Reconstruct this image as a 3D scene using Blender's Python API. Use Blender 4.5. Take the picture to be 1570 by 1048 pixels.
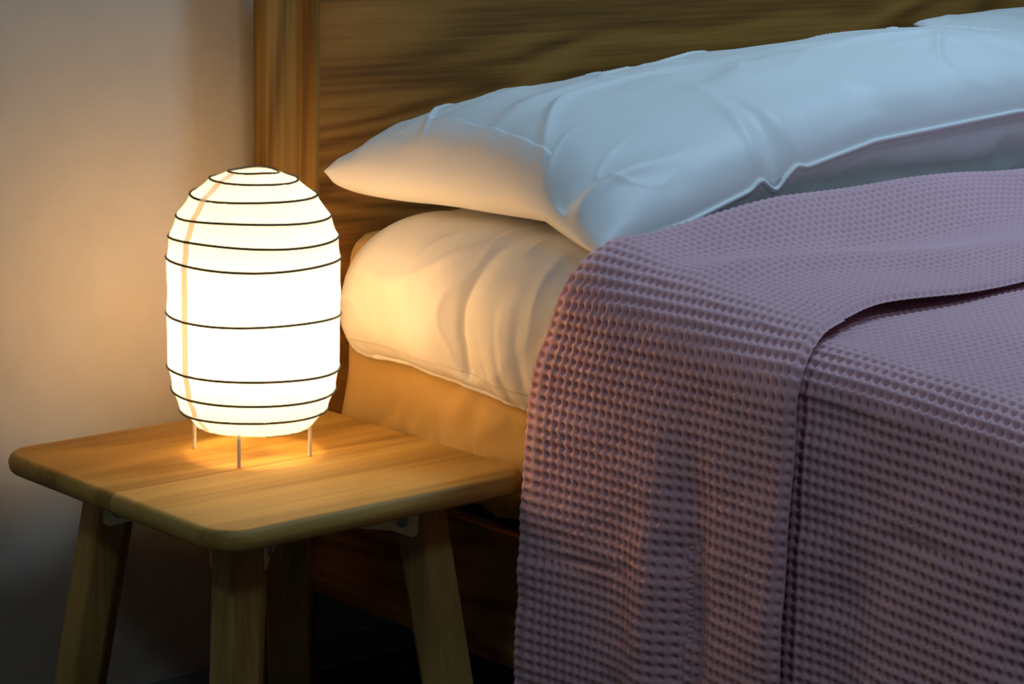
import bpy, bmesh, math
import numpy as np
from mathutils import Vector, Matrix

S = bpy.context.scene
C = S.collection
for o in list(bpy.data.objects):
    bpy.data.objects.remove(o, do_unlink=True)

# ------------------------------------------------------------------ camera
H = 0.50                                   # height of the bedside table
YAW, PITCH, ROLL = math.radians(41.978), math.radians(11.526), math.radians(1.2)
cam_d = bpy.data.cameras.new('camera')
cam_d.lens, cam_d.sensor_width, cam_d.sensor_fit = 85.0, 36.0, 'HORIZONTAL'
cam_d.clip_start = 0.05
cam = bpy.data.objects.new('camera', cam_d)
C.objects.link(cam)
fw = Vector((math.sin(YAW) * math.cos(PITCH), math.cos(YAW) * math.cos(PITCH), -math.sin(PITCH)))
rt = Vector((math.cos(YAW), -math.sin(YAW), 0))
up = rt.cross(fw)
cr = rt * math.cos(ROLL) + up * math.sin(ROLL)
cu = up * math.cos(ROLL) - rt * math.sin(ROLL)
m3 = Matrix((cr, cu, -fw)).transposed()
cam.matrix_world = Matrix.Translation((-1.94889, -2.68177, 0.84937 + H)) @ m3.to_4x4()
S.camera = cam

# ------------------------------------------------------------------ world, lights, exposure
w = bpy.data.worlds.new('room_ambience')
S.world = w
w.use_nodes = True
bg = w.node_tree.nodes['Background']
bg.inputs[0].default_value = (0.74, 0.82, 1.0, 1)
bg.inputs[1].default_value = 0.030

def area(name, loc, target, size, power, col):
    d = bpy.data.lights.new(name, 'AREA')
    d.shape, d.size, d.energy, d.color = 'DISK', size, power, col
    o = bpy.data.objects.new(name, d)
    C.objects.link(o)
    o.location = loc
    o.rotation_euler = (Vector(target) - Vector(loc)).to_track_quat('-Z', 'Y').to_euler()
    return o
area('overhead_cool_light', (1.35, -0.85, 2.75), (1.1, -0.3, 0.8), 0.5, 23, (0.46, 0.74, 1.0))
area('overhead_cool_light', (-2.1, -0.9, 2.6), (-0.2, 0.0, 0.5), 0.30, 4.6, (0.66, 0.90, 0.98))
area('overhead_cool_light', (-0.5, -2.5, 2.75), (0.5, -0.7, 0.5), 0.40, 7.0, (0.60, 0.78, 1.0))  # added cool fill from camera side to brighten blanket and legs, not a fitting

S.view_settings.view_transform = 'Standard'
S.view_settings.look = 'None'
S.view_settings.exposure = 0.0
S.view_settings.gamma = 1.0
S.view_settings.use_curve_mapping = False

LAMP_BULB = 78.0        # radiance of the bulb inside the paper lantern
LAMP_GLOW = 0.86        # glow of the lit paper
LAMP_COL = (1.0, 0.60, 0.26)

# ------------------------------------------------------------------ helpers
def sstep(a, b, x):
    t = np.clip((np.asarray(x, float) - a) / (b - a), 0, 1)
    return t * t * (3 - 2 * t)

def vnoise(x, y, z=0.0, seed=0):
    """smooth value noise in [-1, 1], vectorised"""
    x, y, z = np.broadcast_arrays(np.asarray(x, float), np.asarray(y, float), np.asarray(z, float))
    xi, yi, zi = np.floor(x).astype(np.int64), np.floor(y).astype(np.int64), np.floor(z).astype(np.int64)
    fx, fy, fz = x - xi, y - yi, z - zi
    fx, fy, fz = [f * f * f * (f * (f * 6 - 15) + 10) for f in (fx, fy, fz)]
    def h(i, j, k):
        n = (i * 374761393 + j * 668265263 + k * 2147483647 + seed * 974634777) & 0xffffffff
        n = ((n ^ (n >> 13)) * 1274126177) & 0xffffffff
        n = (n ^ (n >> 16)) & 0xffffff
        return n / float(0xffffff) * 2 - 1
    r = 0
    for a in (0, 1):
        for b in (0, 1):
            for c in (0, 1):
                r = r + h(xi + a, yi + b, zi + c) * (fx if a else 1 - fx) * (fy if b else 1 - fy) * (fz if c else 1 - fz)
    return r

def fbm(x, y, z=0.0, seed=0, oct=3):
    r, a = 0, 1.0
    for k in range(oct):
        r = r + a * vnoise(np.asarray(x) * 2 ** k, np.asarray(y) * 2 ** k, np.asarray(z) * 2 ** k, seed + k)
        a *= 0.5
    return r

def link(name, me, m=None, parent=None, smooth=True):
    if m is not None:
        me.materials.append(m)
    if smooth:
        me.polygons.foreach_set('use_smooth', np.ones(len(me.polygons), dtype=bool))
    o = bpy.data.objects.new(name, me)
    C.objects.link(o)
    if parent is not None:
        o.parent = parent
    return o

def mesh_np(name, V, F):
    V, F = np.asarray(V, np.float32), np.asarray(F, np.int32)
    me = bpy.data.meshes.new(name)
    me.vertices.add(len(V))
    me.vertices.foreach_set('co', V.ravel())
    k = F.shape[1]
    me.loops.add(F.size)
    me.loops.foreach_set('vertex_index', F.ravel())
    me.polygons.add(len(F))
    me.polygons.foreach_set('loop_start', np.arange(len(F), dtype=np.int32) * k)
    me.update(calc_edges=True)
    return me

def grid_faces(n, m, wrap_n=False, wrap_m=False, base=0, flip=False):
    i = np.arange(n if wrap_n else n - 1)
    j = np.arange(m if wrap_m else m - 1)
    I, J = np.meshgrid(i, j, indexing='ij')
    I2, J2 = (I + 1) % n, (J + 1) % m
    f = np.stack([I * m + J, I2 * m + J, I2 * m + J2, I * m + J2], -1).reshape(-1, 4) + base
    return f[:, ::-1] if flip else f

def from_bm(name, bm, m=None, parent=None, smooth=False):
    bmesh.ops.recalc_face_normals(bm, faces=bm.faces)
    me = bpy.data.meshes.new(name)
    bm.to_mesh(me)
    bm.free()
    return link(name, me, m, parent, smooth)

def tube_np(path, r, seg=8, closed=False):
    P = np.asarray(path, float)
    n = len(P)
    T = (np.roll(P, -1, 0) - np.roll(P, 1, 0)) if closed else np.gradient(P, axis=0)
    T /= np.linalg.norm(T, axis=1)[:, None] + 1e-12
    ref = np.array([0, 0, 1.0]) if np.abs(T[:, 2]).max() < 0.9 else np.array([0.83, 0.55, 0.1])
    A = np.cross(T, ref)
    A /= np.linalg.norm(A, axis=1)[:, None] + 1e-12
    B = np.cross(T, A)
    th = np.linspace(0, 2 * np.pi, seg, endpoint=False)
    R = np.broadcast_to(np.asarray(r, float), (n,))
    V = P[:, None] + R[:, None, None] * (np.cos(th)[None, :, None] * A[:, None] + np.sin(th)[None, :, None] * B[:, None])
    F = grid_faces(n, seg, wrap_n=closed, wrap_m=True)
    return V.reshape(-1, 3), F

def tube(name, path, r, m, parent=None, seg=8, closed=False):
    V, F = tube_np(path, r, seg, closed)
    me = mesh_np(name, V, F)
    if not closed:
        bm = bmesh.new()
        bm.from_mesh(me)
        bmesh.ops.holes_fill(bm, edges=[e for e in bm.edges if e.is_boundary], sides=0)
        bm.to_mesh(me)
        bm.free()
    return link(name, me, m, parent)

def add_box(bm, lo, hi, bevel=0.0, seg=2):
    r = bmesh.ops.create_cube(bm, size=1)
    lo, hi = Vector(lo), Vector(hi)
    for v in r['verts']:
        v.co = Vector([lo[k] + (v.co[k] + 0.5) * (hi[k] - lo[k]) for k in range(3)])
    if bevel:
        es = list({e for v in r['verts'] for e in v.link_edges})
        bmesh.ops.bevel(bm, geom=es, offset=bevel, segments=seg, affect='EDGES', profile=0.5)

def add_prism(bm, poly, z0, z1):
    """poly: list of (x,y); extruded in z"""
    a = [bm.verts.new((x, y, z0)) for x, y in poly]
    b = [bm.verts.new((x, y, z1)) for x, y in poly]
    n = len(poly)
    bm.faces.new(a[::-1])
    bm.faces.new(b)
    for i in range(n):
        bm.faces.new((a[i], a[(i + 1) % n], b[(i + 1) % n], b[i]))

def empty(name, loc, label, cat, group=None):
    o = bpy.data.objects.new(name, None)
    o.empty_display_size = 0.05
    C.objects.link(o)
    o.location = loc
    tag(o, label, cat, group)
    return o

def tag(o, label, cat, group=None):
    o['label'], o['category'] = label, cat
    if group:
        o['group'] = group
    return o

def structure(o):
    o['kind'] = 'structure'
    return o

def reparent(o, root):
    """keep world coordinates of a mesh built in world space"""
    o.parent = root
    o.matrix_parent_inverse = Matrix.Translation(-root.location)
    return o

# ------------------------------------------------------------------ materials
def newmat(name):
    m = bpy.data.materials.new(name)
    m.use_nodes = True
    nt = m.node_tree
    return m, nt, nt.nodes['Principled BSDF']

def nd(nt, kind, **kw):
    n = nt.nodes.new(kind)
    for k, v in kw.items():
        setattr(n, k, v)
    return n

def ramp(nt, stops):
    r = nd(nt, 'ShaderNodeValToRGB')
    while len(r.color_ramp.elements) < len(stops):
        r.color_ramp.elements.new(0.5)
    for e, (p, c) in zip(r.color_ramp.elements, stops):
        e.position, e.color = p, (*c, 1)
    return r

def mapping(nt, scale, loc=(0, 0, 0), rot=(0, 0, 0)):
    tc = nd(nt, 'ShaderNodeTexCoord')
    mp = nd(nt, 'ShaderNodeMapping')
    mp.inputs['Scale'].default_value = scale
    mp.inputs['Location'].default_value = loc
    mp.inputs['Rotation'].default_value = rot
    nt.links.new(tc.outputs['Object'], mp.inputs['Vector'])
    return mp.outputs['Vector']

def noise(nt, vec, scale, detail=4, rough=0.55, dist=0.0):
    n = nd(nt, 'ShaderNodeTexNoise')
    n.inputs['Scale'].default_value = scale
    n.inputs['Detail'].default_value = detail
    n.inputs['Roughness'].default_value = rough
    n.inputs['Distortion'].default_value = dist
    nt.links.new(vec, n.inputs['Vector'])
    return n.outputs['Fac']

def mathn(nt, op, a, b=None):
    n = nd(nt, 'ShaderNodeMath', operation=op)
    for k, v in enumerate((a, b)):
        if v is None:
            continue
        if isinstance(v, (int, float)):
            n.inputs[k].default_value = v
        else:
            nt.links.new(v, n.inputs[k])
    return n.outputs[0]

def wood(name, dark, mid, light, axis, seed=0.0, figure=1.0, rings=62.0, rough=0.58, bump=0.12):
    """oak: long contour rings from a stretched noise field plus fine pores along the grain"""
    m, nt, bs = newmat(name)
    a = {'x': 0, 'y': 1, 'z': 2}[axis]
    sc = [5.0, 5.0, 5.0]
    sc[a] = 0.75
    v = mapping(nt, sc, (seed * 3.1, seed * 1.7, seed * 2.3))
    f = noise(nt, v, 1.0, 2, 0.5, 0.35)
    r = mathn(nt, 'SINE', mathn(nt, 'MULTIPLY', f, rings * figure))
    r = mathn(nt, 'ADD', mathn(nt, 'MULTIPLY', r, 0.5), 0.5)
    sc2 = [160.0, 160.0, 160.0]
    sc2[a] = 4.0
    p = noise(nt, mapping(nt, sc2, (seed, seed, seed)), 1.0, 3, 0.6)
    sc3 = [55.0, 55.0, 55.0]
    sc3[a] = 1.2
    q = noise(nt, mapping(nt, sc3, (seed * 5, seed, seed)), 1.0, 4, 0.6)
    mix = mathn(nt, 'ADD', mathn(nt, 'MULTIPLY', r, 0.34), mathn(nt, 'MULTIPLY', q, 0.42))
    mix = mathn(nt, 'ADD', mix, mathn(nt, 'MULTIPLY', p, 0.44))
    cr_ = ramp(nt, [(0.32, dark), (0.60, mid), (0.90, light)])
    nt.links.new(mix, cr_.inputs[0])
    nt.links.new(cr_.outputs[0], bs.inputs['Base Color'])
    bs.inputs['Roughness'].default_value = rough
    bs.inputs['Specular IOR Level'].default_value = 0.3
    b = nd(nt, 'ShaderNodeBump')
    b.inputs['Strength'].default_value = bump
    b.inputs['Distance'].default_value = 0.002
    nt.links.new(p, b.inputs['Height'])
    nt.links.new(b.outputs[0], bs.inputs['Normal'])
    return m

def fabric(name, col, rough=0.75, weave=900.0, bump=0.08, sheen=0.15, var=0.03):
    m, nt, bs = newmat(name)
    n = noise(nt, mapping(nt, (1, 1, 1)), 6.0, 3)
    c2 = tuple(max(0, c * (1 - var * 2)) for c in col)
    cr_ = ramp(nt, [(0.3, c2), (0.7, col)])
    nt.links.new(n, cr_.inputs[0])
    nt.links.new(cr_.outputs[0], bs.inputs['Base Color'])
    bs.inputs['Roughness'].default_value = rough
    bs.inputs['Sheen Weight'].default_value = sheen
    w_ = noise(nt, mapping(nt, (1, 1, 1)), weave, 2)
    b = nd(nt, 'ShaderNodeBump')
    b.inputs['Strength'].default_value = bump
    b.inputs['Distance'].default_value = 0.001
    nt.links.new(w_, b.inputs['Height'])
    nt.links.new(b.outputs[0], bs.inputs['Normal'])
    return m

def plain(name, col, rough=0.5, metal=0.0, var=0.06, scale=30):
    m, nt, bs = newmat(name)
    n = noise(nt, mapping(nt, (1, 1, 1)), scale, 3)
    cr_ = ramp(nt, [(0.3, tuple(c * (1 - var) for c in col)), (0.7, tuple(min(1, c * (1 + var)) for c in col))])
    nt.links.new(n, cr_.inputs[0])
    nt.links.new(cr_.outputs[0], bs.inputs['Base Color'])
    bs.inputs['Roughness'].default_value = rough
    bs.inputs['Metallic'].default_value = metal
    return m

OAK = ((0.26, 0.150, 0.034), (0.42, 0.260, 0.070), (0.54, 0.360, 0.110))
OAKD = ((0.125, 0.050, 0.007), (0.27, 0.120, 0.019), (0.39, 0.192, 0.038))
M_wall = plain('wall_paint', (0.56, 0.512, 0.425), 0.9, var=0.03, scale=14)
M_base = plain('baseboard_paint', (0.34, 0.35, 0.34), 0.6)
M_floor = wood('floor_boards', (0.045, 0.032, 0.022), (0.07, 0.05, 0.036), (0.10, 0.075, 0.055), 'x', 9, rough=0.5)
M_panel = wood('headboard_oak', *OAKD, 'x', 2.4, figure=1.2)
M_post = wood('post_oak', (0.13, 0.062, 0.010), (0.28, 0.150, 0.027), (0.40, 0.225, 0.050), 'z', 5.3, figure=1.1)
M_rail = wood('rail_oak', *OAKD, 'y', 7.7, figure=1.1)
M_leg = wood('leg_oak', *OAK, 'z', 4.4, figure=0.5)
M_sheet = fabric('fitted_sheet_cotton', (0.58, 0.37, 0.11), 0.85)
M_quilt = fabric('quilt_cotton', (0.80, 0.765, 0.71), 0.7, sheen=0.1)
M_pillow = fabric('pillowcase_sateen', (0.86, 0.86, 0.86), 0.50, sheen=0.1, weave=1400, bump=0.04, var=0.01)
M_blanket = fabric('pink_waffle_cotton', (0.78, 0.46, 0.52), 0.85, sheen=0.25, weave=700, bump=0.15)
M_wire = plain('rib_wire', (0.05, 0.06, 0.06), 0.6)
M_footwire = plain('lamp_leg_paint', (0.72, 0.70, 0.66), 0.4)
M_bracket = plain('bracket_paint', (0.95, 0.86, 0.46), 0.45)
M_screw = plain('screw_steel', (0.35, 0.34, 0.30), 0.35, 0.9)
M_socket = plain('socket_plastic', (0.75, 0.73, 0.70), 0.5)

def paper(name, tint, glow, trans):
    m, nt, bs = newmat(name)
    nt.nodes.remove(bs)
    out = nt.nodes['Material Output']
    # long fibres of the paper
    n = noise(nt, mapping(nt, (1, 1, 1.0)), 26.0, 5, 0.6, 0.5)
    cr_ = ramp(nt, [(0.25, tuple(c * 0.90 for c in tint)), (0.75, tint)])
    nt.links.new(n, cr_.inputs[0])
    tr = nd(nt, 'ShaderNodeBsdfTranslucent')
    df = nd(nt, 'ShaderNodeBsdfDiffuse')
    em = nd(nt, 'ShaderNodeEmission')
    nt.links.new(cr_.outputs[0], tr.inputs[0])
    nt.links.new(cr_.outputs[0], df.inputs[0])
    mixc = nd(nt, 'ShaderNodeMix', data_type='RGBA', blend_type='MULTIPLY')
    mixc.inputs[0].default_value = 1.0
    nt.links.new(cr_.outputs[0], mixc.inputs[6])
    mixc.inputs[7].default_value = (*LAMP_COL, 1)
    nt.links.new(mixc.outputs[2], em.inputs[0])
    em.inputs[1].default_value = glow
    m1 = nd(nt, 'ShaderNodeMixShader')
    m1.inputs[0].default_value = trans
    nt.links.new(df.outputs[0], m1.inputs[1])
    nt.links.new(tr.outputs[0], m1.inputs[2])
    ad = nd(nt, 'ShaderNodeAddShader')
    nt.links.new(m1.outputs[0], ad.inputs[0])
    nt.links.new(em.outputs[0], ad.inputs[1])
    nt.links.new(ad.outputs[0], out.inputs[0])
    return m
M_paper = paper('lantern_paper', (0.95, 0.92, 0.86), LAMP_GLOW, 0.5)
M_overlap = paper('lantern_paper_overlap', (0.80, 0.72, 0.68), LAMP_GLOW * 0.62, 0.20)
M_bulb, _nt, _bs = newmat('lit_bulb_glass')
_bs.inputs['Base Color'].default_value = (0.9, 0.9, 0.88, 1)
_bs.inputs['Emission Color'].default_value = (*LAMP_COL, 1)
_bs.inputs['Emission Strength'].default_value = LAMP_BULB

# ------------------------------------------------------------------ the room
YW = 0.38
bm = bmesh.new()
add_box(bm, (-3.2, YW, 0), (3.6, YW + 0.1, 2.8))
structure(from_bm('wall_back', bm, M_wall))
bm = bmesh.new()
add_box(bm, (-3.2, -4.2, -0.05), (3.6, YW + 0.1, 0))
structure(from_bm('floor', bm, M_floor))
bm = bmesh.new()
add_box(bm, (-3.2, YW - 0.012, 0.012), (3.6, YW, 0.060), 0.002, 1)
structure(from_bm('baseboard_back', bm, M_base))

# ------------------------------------------------------------------ bed
XB0, XB1 = 0.285, 2.135                 # outer faces of the side rails
YH = 0.268                               # front of the headboard panel
YF = -1.80                              # foot end
bed = empty('bed', (1.2, -0.75, 0), 'wide oak bed frame with tall plain headboard behind the white pillows', 'bed')
bm = bmesh.new()
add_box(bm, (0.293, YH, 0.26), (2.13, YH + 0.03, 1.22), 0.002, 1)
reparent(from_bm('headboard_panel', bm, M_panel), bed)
def post(mir):
    bm = bmesh.new()
    prof = [(0.214, 0.290), (0.216, 0.288), (0.270, 0.288), (0.274, 0.287), (0.289, 0.2665), (0.2975, 0.2665), (0.2975, 0.322), (0.214, 0.322)]
    if mir:
        prof = [(2.42 - x, y) for x, y in prof][::-1]
    add_prism(bm, prof, 0.0, 1.24)
    reparent(from_bm('headboard_post', bm, M_post), bed)
post(False)
post(True)
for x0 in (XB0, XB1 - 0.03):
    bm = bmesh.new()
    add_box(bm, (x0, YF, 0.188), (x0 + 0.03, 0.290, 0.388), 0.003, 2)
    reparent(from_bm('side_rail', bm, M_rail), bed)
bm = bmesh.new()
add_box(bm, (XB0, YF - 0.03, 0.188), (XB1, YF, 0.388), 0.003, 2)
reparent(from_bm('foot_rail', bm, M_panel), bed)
for x0 in (XB0 + 0.01, XB1 - 0.09):
    bm = bmesh.new()
    add_box(bm, (x0, YF + 0.0, 0.0), (x0 + 0.08, YF + 0.08, 0.30), 0.004, 2)
    reparent(from_bm('leg', bm, M_post), bed)
bm = bmesh.new()
add_box(bm, (XB0 + 0.03, YF, 0.33), (XB1 - 0.03, 0.24, 0.385), 0.0)
reparent(from_bm('mattress_support', bm, plain('support_board', (0.05, 0.045, 0.04), 0.8)), bed)

# ------------------------------------------------------------------ mattress with fitted sheet
def rounded_box(lo, hi, r, step):
    lo, hi = np.array(lo), np.array(hi)
    n = [max(3, int(math.ceil((hi[k] - lo[k]) / step[k])) + 1) for k in range(3)]
    ax = [np.linspace(lo[k], hi[k], n[k]) for k in range(3)]
    Vs, Fs, b = [], [], 0
    for k in range(3):
        i, j = [q for q in range(3) if q != k]
        for side in (0, 1):
            A, B = np.meshgrid(ax[i], ax[j], indexing='ij')
            P = np.zeros((*A.shape, 3))
            P[..., i], P[..., j], P[..., k] = A, B, (hi if side else lo)[k]
            Vs.append(P.reshape(-1, 3))
            flip = (side == 0) ^ (k == 1)
            Fs.append(grid_faces(n[i], n[j], base=b, flip=flip))
            b += A.size
    V, F = np.concatenate(Vs), np.concatenate(Fs)
    core = np.clip(V, lo + r, hi - r)
    d = V - core
    l = np.linalg.norm(d, axis=1)[:, None]
    N = d / np.maximum(l, 1e-9)
    return core + N * r, F, N

def sag(y):
    return 0.050 * sstep(-0.25, -0.95, y)

V, F, N = rounded_box((0.305, -1.78, 0.395), (2.115, 0.225, 0.772), 0.045, (0.03, 0.008, 0.010))
side = sstep(0.5, 0.9, -N[:, 0])
yy, zz = V[:, 1], V[:, 2]
low = sstep(0.62, 0.42, zz)
d = side * (low * 0.0130 * vnoise(yy * 26 + 4 * (zz - 0.4), zz * 5, 0, 3)
            + low * 0.0110 * np.abs(vnoise(yy * 48 - 9 * zz, zz * 7, 0, 5))
            + 0.004 * vnoise(yy * 7, zz * 9, 0, 8) + low * 0.007 * vnoise(yy * 30 + zz * 22, zz * 26, 0, 11))
d += 0.003 * vnoise(V[:, 0] * 9, yy * 9, zz * 9, 4)
V = V + N * d[:, None]
V[:, 2] -= sag(V[:, 1]) * sstep(0.45, 0.7, V[:, 2])
V[:, 0] += side * 0.006 * sstep(0.5, 0.4, zz)
me = mesh_np('mattress', V, F)
bm = bmesh.new(); bm.from_mesh(me)
bmesh.ops.remove_doubles(bm, verts=bm.verts, dist=0.0004)
bm.to_mesh(me); bm.free()
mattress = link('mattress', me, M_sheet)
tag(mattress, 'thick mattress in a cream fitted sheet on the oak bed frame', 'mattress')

# ------------------------------------------------------------------ cloth laid over the bed side
def drape(S_, xo, zt, R, z0, xr=None):
    """path in x,z over the bed edge; S_ arc length from the hem at z0 upward.  Returns x, z, nx, nz"""
    L1 = zt - R - z0
    La = R * math.pi / 2
    a = np.clip((S_ - L1) / R, 0, math.pi / 2)
    x = np.where(S_ < L1, xo, np.where(S_ < L1 + La, xo + R - R * np.cos(a), xo + R + (S_ - L1 - La)))
    z = np.where(S_ < L1, z0 + S_, np.where(S_ < L1 + La, zt - R + R * np.sin(a), zt))
    nx, nz = -np.cos(a), np.sin(a)
    nx, nz = np.where(S_ < L1, -1.0, nx), np.where(S_ < L1, 0.0, nz)
    if xr is not None:          # right-hand edge of the bed
        L3 = xr - R - (xo + R)
        s2 = S_ - L1 - La - L3
        b = np.clip(s2 / R, 0, math.pi / 2)
        m_ = s2 > 0
        x = np.where(m_, xr - R + R * np.sin(b), x)
        z = np.where(m_, zt - R + R * np.cos(b) - np.maximum(0, s2 - La), z)
        nx, nz = np.where(m_, np.sin(b), nx), np.where(m_, np.cos(b), nz)
    return x, z, nx, nz

# quilt -----------------------------------------------------------------
Zh = 0.588
sa = np.concatenate([np.linspace(0, 0.012, 5), np.linspace(0.016, 0.55, 150), np.linspace(0.57, 2.05, 50)])
tq = np.concatenate([np.linspace(0, 0.012, 5), np.linspace(0.017, 0.62, 165), np.linspace(0.63, 0.68, 5)])
SS, TT = np.meshgrid(sa, tq, indexing='ij')
ZT = 0.776 - sag(0.14 - TT)
x, z, nx, nz = drape(SS, 0.295, ZT, 0.075, Zh)
yr = 0.190 - 0.122 * sstep(0.08, 0.34, SS)
rc = 0.055
inset = np.where(SS < rc, rc - np.sqrt(np.maximum(0, rc ** 2 - (rc - SS) ** 2)), 0)
Y = yr - TT - inset * sstep(0.3, 0.0, TT)
hemw = 0.010 * np.sin(TT * 9 + 0.6) * sstep(0.10, 0.0, SS)
# puff between stitching lines
seam_t = np.array([0.297, 0.60, 0.90]) + 0
edge_t = np.minimum(TT, 2.0)
edge_s = SS
puff = 0.038 - 0.022 * sstep(0.36, 0.55, TT)
round_t = np.sqrt(np.clip(1 - (1 - np.clip(edge_t / 0.07, 0, 1)) ** 2, 0, 1))
round_s = np.sqrt(np.clip(1 - (1 - np.clip(edge_s / 0.10, 0, 1)) ** 2, 0, 1))
off = 0.004 + (puff - 0.004) * round_t * round_s
tl = TT + 0.10 * (SS - 0.09) * sstep(0.55, 0.0, SS)
for k, s0 in enumerate(seam_t):
    off -= (0.013 * np.exp(-np.abs(tl - s0) / 0.008) + 0.010 * np.exp(-((tl - s0) / 0.035) ** 2)) * sstep(0.0, 0.03, SS) * round_s * (1 - 0.75 * sstep(0.15, 0.24, SS))
off -= 0.012 * np.exp(-np.abs(SS - 0.66) / 0.03)
# soft sag folds, puckers towards the hem and near the stitching
off += 0.0055 * vnoise(TT * 9 + 2 * SS, SS * 6, 0, 21) * round_s
off += 0.0030 * vnoise(TT * 34, SS * 7, 0, 25) * np.exp(-SS / 0.07) * round_t
off += 0.0040 * vnoise(tl * 42 + 3 * SS, SS * 9, 0, 26) * np.exp(-np.abs(tl - 0.33) / 0.06) * np.exp(-SS / 0.09)
off += 0.0050 * np.exp(-((SS - 0.165 - 0.14 * TT + 0.06 * np.sin(TT * 11)) / 0.010) ** 2) * sstep(0.02, 0.1, TT) * sstep(0.31, 0.24, TT)
wq = 1 - np.abs(vnoise(TT * 15 + 7 * SS, SS * 7 - 5 * TT, 0, 127))
off += 0.0028 * np.clip((wq - 0.7) / 0.3, 0, 1) ** 1.5 * round_s * round_t
off += 0.0025 * vnoise(TT * 22 - 8 * SS, SS * 16 + TT * 6, 0, 28) * round_s * round_t
off += 0.0045 * np.abs(vnoise(TT * 26 + 6 * SS, SS * 3.0, 0, 29)) * sstep(0.20, 0.04, SS) * round_t
off += 0.010 * sstep(0.20, 0.34, SS) * np.exp(-((TT - 0.10) / 0.10) ** 2)
Pt = np.stack([x + nx * off, Y, z + nz * off + hemw], -1)
Pb = np.stack([x + nx * 0.001, Y, z + nz * 0.001 + hemw], -1)
n, m_ = SS.shape
Fq = np.concatenate([grid_faces(n, m_), grid_faces(n, m_, base=n * m_, flip=True)])
# close the rim
idx = np.concatenate([np.arange(m_), np.arange(1, n) * m_ + m_ - 1, (n - 1) * m_ + np.arange(m_ - 2, -1, -1), np.arange(n - 2, 0, -1) * m_])
nx2 = np.roll(idx, -1)
Fq = np.concatenate([Fq, np.stack([idx, nx2, nx2 + n * m_, idx + n * m_], -1)])
quilt = link('quilt', mesh_np('quilt', np.concatenate([Pt.reshape(-1, 3), Pb.reshape(-1, 3)]), Fq), M_quilt)
tag(quilt, 'puffy cream white quilted bed pad hanging over the mattress side below the pillow', 'quilt')
# piping round the rear and lower hem
pip = [Pt[i, 0] for i in range(100, 0, -1)] + [Pt[0, j] for j in range(0, m_)]
pip = np.array(pip)
pip = pip[np.concatenate([[True], np.linalg.norm(np.diff(pip, axis=0), axis=1) > 1e-3])]
tube('piping', pip, 0.0052, M_quilt, quilt, 8)
sti = np.array([Pt[np.searchsorted(sa, 0.022), j] for j in range(8, m_)])
sti[:, 0] -= 0.0001
M_stitch = fabric('stitch_thread', (0.62, 0.52, 0.40), 0.8)
tube('stitching', sti[::2], 0.0007, M_stitch, quilt, 5)

# blanket ----------------------------------------------------------------
CY, CZ = 0.0137, 0.0150           # waffle cell size along the bed / across it

def waffle(cu, cv):
    """height 0..1 of the waffle weave at cell coordinates"""
    a = (cu - np.floor(cu)) - 0.5
    b = (cv - np.floor(cv)) - 0.5
    egg = (2 + np.cos(2 * np.pi * (a + 0.5)) + np.cos(2 * np.pi * (b + 0.5))) / 4
    p = (np.abs(a / 0.92) ** 2.6 + np.abs(b) ** 2.6) ** (1 / 2.6)
    pit = 1 - sstep(0.09, 0.33, p)
    return 0.36 * egg ** 0.8 + 0.64 * (1 - pit)
WD = 0.0098

def samples(total, cell, dens):
    """sample positions with dens(pos) points to the cell"""
    out, p = [0.0], 0.0
    while p < total:
        p += cell / dens(p)
        out.append(p)
    return np.array(out)

def side_fold(y, z):
    """outward shift of the hanging part (m)"""
    g = sstep(0.72, 0.35, z)
    f = 0.024 * np.exp(-((y + 0.235) / 0.11) ** 2) + 0.018 * np.exp(-((y + 0.545) / 0.035) ** 2)
    f = f - 0.022 * np.exp(-((y + 0.615) / 0.030) ** 2) + 0.014 * np.exp(-((y + 0.755) / 0.05) ** 2)
    return g * f

def lumps(x, y):
    top = sstep(0.26, 0.36, x)
    r = 0.013 * np.exp(-((y + 0.56 - 0.03 * np.sin(x * 5)) / 0.035) ** 2) * sstep(0.25, 0.40, x) * sstep(1.15, 0.6, x)
    r += 0.006 * vnoise(x * 4.2, y * 9, 0, 31) * top
    return r

blanket_V, blanket_F, nb = [], [], 0
def add_sheet(P, flip=False):
    global nb
    n, m = P.shape[:2]
    blanket_V.append(P.reshape(-1, 3))
    blanket_F.append(grid_faces(n, m, base=nb, flip=flip))
    nb += n * m

XR = 2.17
# --- lower layer, running on to the foot of the bed
LS = 0.60 + 0.11 + 1.75 + 0.11 + 0.45
s = samples(LS, CZ, lambda p: 7 if p < 1.75 else 2.5)
t = samples(1.22, CY, lambda p: 7 if p < 0.62 else 2.5)
SS, TT = np.meshgrid(s, t, indexing='ij')
Y = -0.60 - TT
ZT = np.interp(-Y, [0.60, 0.80, 1.0, 1.2, 1.8], [0.764, 0.755, 0.738, 0.724, 0.715])
z0 = 0.115 + 0.03 * np.sin(Y * 2.0 + 2.2)
xo = 0.250 - 0.004 * np.sin(Y * 9)
x, z, nx, nz = drape(SS, xo, ZT, 0.070, z0, XR)
hf = sstep(0.70, 0.35, z) * (nx < -0.5)
mac = hf * (0.020 * np.exp(-((Y + 1.02) / 0.12) ** 2) + 0.008 * vnoise(Y * 10, z * 3, 0, 41) - 0.012 * np.exp(-((Y + 0.86) / 0.06) ** 2))
mac = mac + 0.0035 * vnoise(Y * 14 + z * 4, z * 22, 0, 43) * (nx < -0.5)
mac = mac + 0.005 * vnoise(x * 5, Y * 8, 0, 44) * (nz > 0.2)
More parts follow.
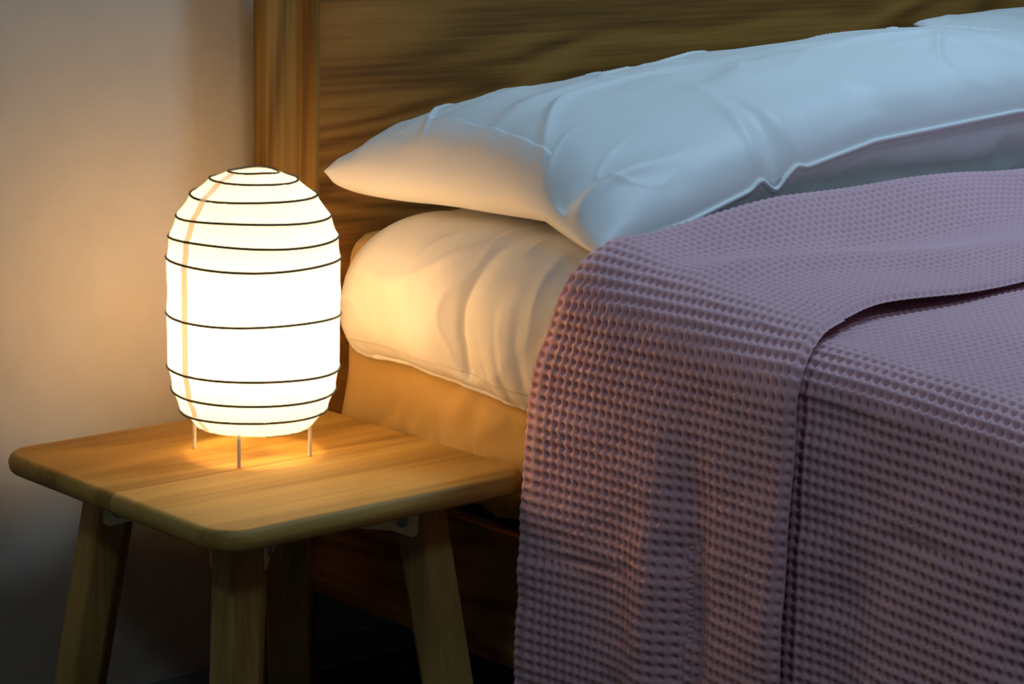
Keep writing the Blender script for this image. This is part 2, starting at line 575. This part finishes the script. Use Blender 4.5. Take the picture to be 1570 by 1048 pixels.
# little horizontal creases pressed into the hanging part
mac -= 0.004 * np.exp(-((z - 0.555 - 0.02 * (Y + 0.98)) / 0.006) ** 2) * np.exp(-((Y + 0.98) / 0.07) ** 2)
hem = sstep(0.012, 0.024, SS)
h = waffle((TT + 0.0) / CY, SS / CZ) * hem + 0.6 * (1 - hem)
offs = 0.002 + mac + (h - 1) * WD
add_sheet(np.stack([x + nx * offs, Y, z + nz * offs], -1))

# --- turned-back flap with the rolled fold towards the pillow
s = samples(LS - 0.05, CZ, lambda p: 7 if p < 1.85 else 2.5)
NT = 33
tt = np.arange(-3.0, NT + 0.001, 1 / 7.0)         # in cells; <0: round the fold and under it
SS, TT = np.meshgrid(s, tt, indexing='ij')
u = np.clip(TT / NT, 0, 1)
# first pass for x, z to know how far down the side a point hangs
def flap_edges(hang):
    yh = -0.385 + 0.075 * sstep(-0.09, 0.16, hang)
    ye = -0.700 - 0.080 * sstep(-0.24, 0.08, hang)
    return yh, ye
z0f = 0.176
hang = 0.76 - (z0f + SS)                            # >0 down the side, <0 on top (roughly)
yh, ye = flap_edges(hang)
yh = yh + 0.004 * vnoise(SS * 3.0, 0.5, 0, 51) * (hang < -0.2)
ye = ye + 0.020 * vnoise(SS * 2.2, 7.5, 0, 52) * (hang < -0.1)
Y = yh + (ye - yh) * u
ZT = np.interp(-Y, [0.25, 0.36, 0.40, 0.43, 0.47, 0.52, 0.60, 0.72, 0.80], [0.826, 0.826, 0.825, 0.818, 0.804, 0.794, 0.784, 0.765, 0.758])
xo = np.interp(-Y, [0.25, 0.5, 0.8], [0.238, 0.240, 0.240])
x, z, nx, nz = drape(SS, xo, ZT, 0.080, z0f, XR + 0.012)
z = z + 0.034 * sstep(0.30, 0.66, x) * np.interp(-Y, [0.30, 0.40, 0.50], [1, 1, 0])
mac = side_fold(Y, z) * (nx < -0.3) + lumps(x, Y) * np.maximum(nz, 0)
mac = mac + 0.0030 * vnoise(Y * 16 + z * 3, z * 24, 0, 45) * (nx < -0.5)
mac -= 0.005 * np.exp(-((z - 0.405 + 0.10 * (Y + 0.40)) / 0.006) ** 2) * np.exp(-((Y + 0.42) / 0.10) ** 2) * (nx < -0.5)
hem = sstep(0.014, 0.028, SS)
h = waffle(TT, SS / CZ) * hem + 0.6 * (1 - hem)
lay = 0.016
rad = lay / 2
# rounded ends: the fold (TT<~1) and the free edge (u -> 1)
arc = np.clip((1.5 - TT) / 4.0, 0, 1) * math.pi      # 0 on the flap, pi beneath it
edge = 1 - sstep(NT - 1.3, NT, TT)
offs = mac + (h - 1) * WD * (0.4 + 0.6 * edge) + lay * (0.5 + 0.5 * np.cos(arc)) - 0.008 * (1 - edge)
bulge = np.where(TT < 1.5, np.sin(arc) * 0.012, 0) + (h - 1) * WD * 0.6 * np.sin(arc)
Y = Y + bulge
Yc = np.where(arc > math.pi / 2, yh - (arc - math.pi / 2) / (math.pi / 2) * 0.03 + bulge, Y)
add_sheet(np.stack([x + nx * offs, Yc, z + nz * offs], -1))
blanket = link('blanket', mesh_np('blanket', np.concatenate(blanket_V), np.concatenate(blanket_F)), M_blanket)
tag(blanket, 'dusty pink waffle weave cotton blanket with its end folded back over the bed', 'blanket')
del blanket_V, blanket_F

# ------------------------------------------------------------------ pillows
def pillow(name, label, x0, x1, yc, wy, zmid, hu, hl, seed, nu=420, nv=220, special=False):
    u = np.linspace(-1, 1, nu)
    u = np.sign(u) * (1 - (1 - np.abs(u)) ** 1.35)
    v = np.linspace(-1, 1, nv)
    v = np.sign(v) * (1 - (1 - np.abs(v)) ** 1.35)
    U, V_ = np.meshgrid(u, v, indexing='ij')
    L = x1 - x0
    # edges pulled in between the corners
    X = x0 + (U + 1) / 2 * L
    bow = 0.030 * (1 - V_ ** 2)
    X = X + bow * np.exp(-(U + 1) / 0.25) - bow * np.exp(-(1 - U) / 0.25)
    if special:
        X = X + 0.055 * (1 - V_) / 2 * np.exp(-(U + 1) / 0.35)
    Yb = yc + V_ * wy / 2 * (1 - 0.05 * (1 - U ** 2))
    du0, du1, dv = (U + 1) / 2 * L, (1 - U) / 2 * L, (1 - np.abs(V_)) * wy / 2
    de = np.minimum(np.minimum(du0, du1), dv)
    def prof(dist, w_, p):
        q = np.clip(dist / w_, 0, 1)
        return (1 - (1 - q) ** p) ** (1 / p)
    pu = prof(np.minimum(du0, du1), 0.26, 2.1)
    pv = prof(dv, wy / 2, 2.3)
    body = pu * pv
    zm = zmid(X, V_)
    # wrinkles: puckers off every seam, long soft folds, a few creases
    al_f = vnoise(X * 17 + 3 * V_, V_ * 1.5, 0, seed) * np.exp(-dv / 0.07) * sstep(0, 0.012, dv)
    al_s = vnoise(Yb * 20, X * 3.0, 0, seed + 3) * np.exp(-np.minimum(du0, du1) / 0.08) * sstep(0, 0.012, np.minimum(du0, du1))
    soft = vnoise(X * 4 + 2.5 * V_, V_ * 2.0 - X * 1.5, 0, seed + 5)
    fold = 1 - np.abs(vnoise(X * 3.2 - V_ * 1.1, V_ * 1.3 + X * 0.6, 0, seed + 9))
    fold = np.clip((fold - 0.86) / 0.14, 0, 1) ** 1.5
    fine = vnoise(X * 11 + V_ * 4, V_ * 5 - X * 4, 0, seed + 7)
    fold2 = 1 - np.abs(vnoise(X * 6.5 + V_ * 2.4, V_ * 2.6 - X * 2.2, 0, seed + 15))
    fold2 = np.clip((fold2 - 0.90) / 0.10, 0, 1) ** 1.5 * sstep(-0.2, 0.5, vnoise(X * 3, V_ * 2, 0, seed + 17))
    wr = 0.0045 * fold2 * body + 0.009 * al_f + 0.0055 * al_s + (0.006 * soft + 0.0080 * fold + 0.0022 * fine) * body
    if special:
        # pressed creases of the case near its left end
        X0 = X - x0
        # doubled fabric of the envelope closure showing as a faint raised panel
        pan = sstep(0.100, 0.096, X0) * sstep(-0.46, -0.44, V_ + 0.2 * (X0 - 0.05)) * sstep(0.86, 0.83, V_) * sstep(0.012, 0.016, X0)
        wr += 0.0034 * pan
        wr += 0.0050 * np.exp(-np.abs(V_ + 0.46 + 0.05 * np.sin(X0 * 30)) / 0.012) * sstep(0.22, 0.06, X0) * sstep(0.012, 0.04, X0)
        wr += 0.0045 * vnoise(Yb * 15 + 2 * X0, X0 * 16, 0, 71) * np.exp(-X0 / 0.18) * sstep(0, 0.03, X0)
        wr -= 0.0050 * np.exp(-((V_ - 0.62 + 1.2 * X0) / 0.05) ** 2) * np.exp(-X0 / 0.12) * sstep(0, 0.03, X0)
        wr += 0.0060 * np.exp(-((V_ + 0.10 - 0.9 * X0) / 0.06) ** 2) * np.exp(-((X0 - 0.2) / 0.12) ** 2)
        wr -= 0.010 * np.exp(-((V_ + 0.62 + 0.5 * X0) / 0.05) ** 2) * np.exp(-((X0 - 0.10) / 0.09) ** 2)
        wr += 0.010 * np.exp(-((V_ + 0.74 + 0.35 * X0) / 0.035) ** 2) * np.exp(-((X0 - 0.12) / 0.10) ** 2)
        wr = wr * (1 - np.exp(-(de / 0.012) ** 2))
        wr -= 0.016 * np.exp(-((X - 0.655) / 0.018) ** 2) * np.exp(-dv / 0.05) * (V_ < 0)
        wr += 0.008 * np.exp(-((X - 0.62 - 0.15 * dv) / 0.014) ** 2) * np.exp(-dv / 0.10) * (V_ < 0)
        wr += 0.007 * np.exp(-((X - 0.70 + 0.35 * dv) / 0.014) ** 2) * np.exp(-dv / 0.10) * (V_ < 0)
    top = zm + hu * body + wr
    wl = 0.017 * vnoise(X * 19, V_ * 1.3, 0, seed + 11) * np.exp(-dv / 0.10) * sstep(0, 0.01, dv)
    bot = zm - hl(X, V_) * prof(np.minimum(du0, du1), 0.07, 2.2) * prof(dv, wy * 0.26, 2.4) + wl
    Pt = np.stack([X, Yb, top], -1)
    Pb = np.stack([X, Yb, bot], -1)
    rim = (np.abs(U) == 1) | (np.abs(V_) == 1)
    Pb[rim] = Pt[rim]
    F = np.concatenate([grid_faces(nu, nv), grid_faces(nu, nv, base=nu * nv, flip=True)])
    me = mesh_np(name, np.concatenate([Pt.reshape(-1, 3), Pb.reshape(-1, 3)]), F)
    bm = bmesh.new(); bm.from_mesh(me)
    bmesh.ops.remove_doubles(bm, verts=bm.verts, dist=1e-5)
    bm.to_mesh(me); bm.free()
    o = link(name, me, M_pillow)
    tag(o, label, 'pillow', 'pillows at the headboard')
    # stitched edge of the case along the front
    e = Pt[2:-2, 0].copy()
    e[:, 1] -= 0.002
    tube('edge_seam', e, 0.0038, M_pillow, o, 8)
    return o

def zmid1(X, V_):
    f = np.interp(X, [0.20, 0.29, 0.47, 0.645, 0.875, 1.226, 1.5, 1.8], [0.812, 0.812, 0.842, 0.888, 0.930, 0.955, 0.945, 0.90])
    r = np.interp(X, [0.20, 0.25, 0.5, 0.9, 1.3, 1.8], [0.868, 0.872, 0.885, 0.91, 0.93, 0.89])
    k = (V_ + 1) / 2
    k = k + (sstep(0.0, 0.42, k) - k) * sstep(0.6, 0.3, X)
    return f + (r - f) * k
pillow('pillow', 'long plump white sateen pillow, the nearer one reaching over the bed edge', 0.240, 1.70, -0.09, 0.54,
       zmid1, 0.125, lambda X, V_: np.maximum(0.02, zmid1(X, V_) - 0.832 + sag(-0.09 + 0.27 * V_)), 100, special=True)
p2 = pillow('pillow', 'second white pillow behind the right end of the long one', 1.64, 2.40, 0.0, 0.40,
            lambda X, V_: 0 * X, 0.095, lambda X, V_: 0.045 + 0 * X, 200, nu=90, nv=60)
p2.rotation_euler = (math.radians(32), 0, 0)
p2.location = (0.04, 0.07, 0.934)

# ------------------------------------------------------------------ bedside table
table = empty('bedside_table', (0, 0, 0), 'small square oak bedside table under the glowing paper lantern', 'table')
TW, TD, TH, TR = 0.268, 0.279, 0.030, 0.052
def top_solid():
    """rounded square with bull-nosed edge"""
    prof = []
    r = 0.0135
    for k in range(9):
        a = -math.pi / 2 + math.pi * k / 8
        prof.append((r * 0.80 * (1 - math.cos(a)), H - TH / 2 + (TH / 2) * math.sin(a)))
    out = []
    for ins, z in prof:
        loop = []
        for cx, cy, a0 in ((1, 1, 0), (-1, 1, 90), (-1, -1, 180), (1, -1, 270)):
            for q in range(9):
                a = math.radians(a0 + 90 * q / 8)
                rr = TR - ins
                loop.append((cx * (TW - TR) + rr * math.cos(a), cy * (TD - TR) + rr * math.sin(a), z))
        out.append(loop)
    bm = bmesh.new()
    vs = [[bm.verts.new(p) for p in lp] for lp in out]
    n = len(out[0])
    for i in range(len(vs) - 1):
        for j in range(n):
            bm.faces.new((vs[i][j], vs[i][(j + 1) % n], vs[i + 1][(j + 1) % n], vs[i + 1][j]))
    bm.faces.new(vs[0][::-1])
    bm.faces.new(vs[-1])
    return bm
cuts = [TD + 0.01, 0.190, -0.022, -TD - 0.01]
tones = [((0.24, 0.115, 0.016), (0.38, 0.205, 0.036), (0.48, 0.285, 0.062)),
         ((0.27, 0.138, 0.022), (0.42, 0.240, 0.048), (0.53, 0.325, 0.080)),
         ((0.30, 0.162, 0.030), (0.46, 0.275, 0.062), (0.56, 0.360, 0.098))]
for k in range(3):
    bm = top_solid()
    for y, nrm in ((cuts[k] - 0.0002, 1), (cuts[k + 1] + 0.0002, -1)):
        if abs(y) > TD:
            continue
        g = bm.verts[:] + bm.edges[:] + bm.faces[:]
        bmesh.ops.bisect_plane(bm, geom=g, plane_co=(0, y, 0), plane_no=(0, nrm, 0), clear_outer=True)
        bmesh.ops.holes_fill(bm, edges=[e for e in bm.edges if e.is_boundary], sides=0)
    mk = wood('table_plank_oak_%d' % k, *tones[k], 'x', 3.0 + 4.7 * k, figure=0.7, rings=44)
    o = from_bm('plank', bm, mk, table, True)
    o.data.set_sharp_from_angle(angle=math.radians(35))

def r0(z):
    return 0.190 + (0.42 - z) * 0.17
dirs = [(-1, 1), (-1, -1), (1, -1), (1, 1)]
for q, (dx, dy) in enumerate(dirs):
    e1 = Vector((dx, dy, 0)).normalized()
    e2 = Vector((-e1.y, e1.x, 0))
    def pt(r, t, z):
        return e1 * r + e2 * t + Vector((0, 0, z))
    # leg: two glued staves, splayed, with a pointed outer side
    bm = bmesh.new()
    lo_, hi_ = [], []
    c = 0.003
    sec = [(0.0, -0.034 + c), (c, -0.034), (0.037 - c, -0.034), (0.038, -0.033), (0.070, -c), (0.070, c), (0.038, 0.033), (0.037 - c, 0.034), (c, 0.034), (0.0, 0.034 - c)]
    zt = H - TH - 0.0005
    lo_ = [bm.verts.new(pt(r0(0.0) + r, t * 0.96, 0.0)) for r, t in sec]
    hi_ = [bm.verts.new(pt(r0(zt) + r, t, zt)) for r, t in sec]
    n = len(sec)
    bm.faces.new(lo_[::-1]); bm.faces.new(hi_)
    for i in range(n):
        bm.faces.new((lo_[i], lo_[(i + 1) % n], hi_[(i + 1) % n], hi_[i]))
    from_bm('leg', bm, wood('leg_oak_%d' % q, *OAK, 'z', 4.4 + q * 1.9, figure=0.4), table)
    # painted steel bracket clasping the leg, two cheeks and a plate beneath the top
    bm = bmesh.new()
    for sgn in (-1, 1):
        pl = [(0.045, zt), (0.045, zt - 0.045), (0.120, zt - 0.052), (0.185, zt - 0.055), (0.214, zt - 0.063), (0.219, zt - 0.061), (0.222, zt - 0.056), (0.222, zt)]
        a = [bm.verts.new(pt(r, sgn * 0.0345, z)) for r, z in pl]
        b = [bm.verts.new(pt(r, sgn * 0.0375, z)) for r, z in pl]
        bm.faces.new(a); bm.faces.new(b[::-1])
        for i in range(len(pl)):
            bm.faces.new((a[i], b[i], b[(i + 1) % len(pl)], a[(i + 1) % len(pl)]))
    pl = [(0.045, -0.0345), (0.140, -0.0345), (0.140, 0.0345), (0.045, 0.0345)]
    a = [bm.verts.new(pt(r, t, zt - 0.003)) for r, t in pl]
    b = [bm.verts.new(pt(r, t, zt)) for r, t in pl]
    bm.faces.new(a[::-1]); bm.faces.new(b)
    for i in range(4):
        bm.faces.new((a[i], a[(i + 1) % 4], b[(i + 1) % 4], b[i]))
    br = from_bm('bracket', bm, M_bracket, table)
    # socket screw in each cheek
    for sgn in (-1, 1):
        bm = bmesh.new()
        rings = [(0.0085, 0.0374), (0.0085, 0.0395), (0.0070, 0.0408), (0.0042, 0.0408), (0.0036, 0.0392)]
        prev = None
        ctr = (0.200, zt - 0.041)
        for rr, tt_ in rings:
            cur = [bm.verts.new(pt(ctr[0] + rr * math.cos(k * math.pi / 9), sgn * tt_, ctr[1] + rr * math.sin(k * math.pi / 9))) for k in range(18)]
            if prev:
                for k in range(18):
                    bm.faces.new((prev[k], prev[(k + 1) % 18], cur[(k + 1) % 18], cur[k]))
            prev = cur
        bm.faces.new(prev)
        from_bm('screw', bm, M_screw, br)

# ------------------------------------------------------------------ paper lantern
LX, LY = 0.0155, 0.0460
lamp = empty('paper_lantern_lamp', (LX, LY, H), 'glowing white paper lantern lamp with wire ribs and four thin legs', 'lamp')
def lz(py):
    return 0.9028 - (py - 262) / 1071.0 - H
ribs = [(lz(262), 0.0350), (lz(273.9), 0.0606), (lz(296.8), 0.0876), (lz(326.8), 0.1069), (lz(358.8), 0.1180), (lz(392), 0.1213),
        (lz(475), 0.1213), (lz(557), 0.1206), (lz(593.4), 0.1150), (lz(623), 0.1036), (lz(648), 0.0815)]
NA = 128
th = np.linspace(0, 2 * np.pi, NA, endpoint=False)
zs, rs = [], []
for k in range(len(ribs) - 1):
    (za, ra), (zb, rb) = ribs[k], ribs[k + 1]
    for q in range(8):
        f = q / 8
        dip = 0.0016 * math.sin(math.pi * f)          # paper pulled slightly in between two ribs
        zs.append(za + (zb - za) * f)
        rs.append(ra + (rb - ra) * f - dip + (0.004 * math.sin(math.pi * f) if k in (5, 6) else 0) * 0.3)
zs.append(ribs[-1][0]); rs.append(ribs[-1][1])
zs, rs = np.array(zs), np.array(rs)
TH_, ZZ = np.meshgrid(th, zs, indexing='xy')
RR = rs[:, None] * np.ones(NA)
wob = 0.0011 * vnoise(np.cos(TH_) * 9, np.sin(TH_) * 9, ZZ * 30, 61) + 0.0006 * vnoise(np.cos(TH_) * 26, np.sin(TH_) * 26, ZZ * 60, 62)
def shade_pt(th_, R_, Z_):
    return np.stack([R_ * np.cos(th_), R_ * np.sin(th_), Z_], -1)
P = shade_pt(TH_, RR + wob, ZZ)
link('shade', mesh_np('shade', P.reshape(-1, 3), grid_faces(len(zs), NA, wrap_m=True, flip=True)), M_paper, lamp)
# overlapping paper joint running from the top opening to the bottom
vdir = math.atan2(-cam.location.y + LY, -cam.location.x + LX) + math.pi       # towards the viewer's side of the lamp
tj = vdir - math.radians(50.5)
jt = np.array([[-1, 0, 1]]) * (0.0062 / np.maximum(rs, 0.03))[:, None] + tj
Rj = (rs + 0.0018)[:, None] * np.ones(3)
Pj = shade_pt(jt, Rj, zs[:, None] * np.ones(3))
link('paper_overlap', mesh_np('paper_overlap', Pj.reshape(-1, 3), grid_faces(len(zs), 3, flip=True)), M_overlap, lamp)
for k, (z, r) in enumerate(ribs):
    a = np.linspace(0, 2 * np.pi, 96, endpoint=False)
    zz_ = z + 0.0012 * np.sin(a * 2 + k * 1.9) + 0.0008 * np.sin(a * 3 + k)
    if k == len(ribs) - 1:
        tube('bottom_ring', np.stack([r * np.cos(a), r * np.sin(a), zz_], -1) * (0.985, 0.985, 1), 0.0016, M_footwire, lamp, 6, True)
    else:
        rr = r + 0.0008
        tube('rib', np.stack([rr * np.cos(a), rr * np.sin(a), zz_], -1), 0.0018, M_wire, lamp, 6, True)
feet = [(-0.039, 0.115), (-0.051, -0.011), (0.065, -0.020), (0.077, 0.106)]
zb = ribs[-1][0]
for fx, fy in feet:
    x, y = fx - LX, fy - LY
    l = math.hypot(x, y)
    kx, ky = x / l, y / l
    tube('leg', [(x, y, 0.0), (x, y, 0.001), (x, y, zb - 0.004), (x * 0.985, y * 0.985, zb + 0.002), (x * 0.93, y * 0.93, zb + 0.004), (kx * 0.02, ky * 0.02, zb + 0.004)], 0.0028, M_footwire, lamp, 10)
# socket plate, lamp holder and bulb
bm = bmesh.new()
bmesh.ops.create_cone(bm, cap_ends=True, segments=32, radius1=0.024, radius2=0.024, depth=0.006, matrix=Matrix.Translation((0, 0, zb + 0.006)))
bmesh.ops.create_cone(bm, cap_ends=True, segments=32, radius1=0.018, radius2=0.015, depth=0.09, matrix=Matrix.Translation((0, 0, zb + 0.054)))
from_bm('lamp_holder', bm, M_socket, lamp, True).data.set_sharp_from_angle(angle=math.radians(40))
bp = [(0.013, 0.056), (0.014, 0.066), (0.021, 0.082), (0.028, 0.100), (0.030, 0.116), (0.027, 0.132), (0.018, 0.143), (0.006, 0.148), (0.0005, 0.1485)]
a = np.linspace(0, 2 * np.pi, 32, endpoint=False)
Pbulb = np.array([[(r * math.cos(t_), r * math.sin(t_), zb + 0.040 + z) for t_ in a] for r, z in bp])
link('bulb', mesh_np('bulb', Pbulb.reshape(-1, 3), grid_faces(len(bp), 32, wrap_m=True, flip=True)), M_bulb, lamp)
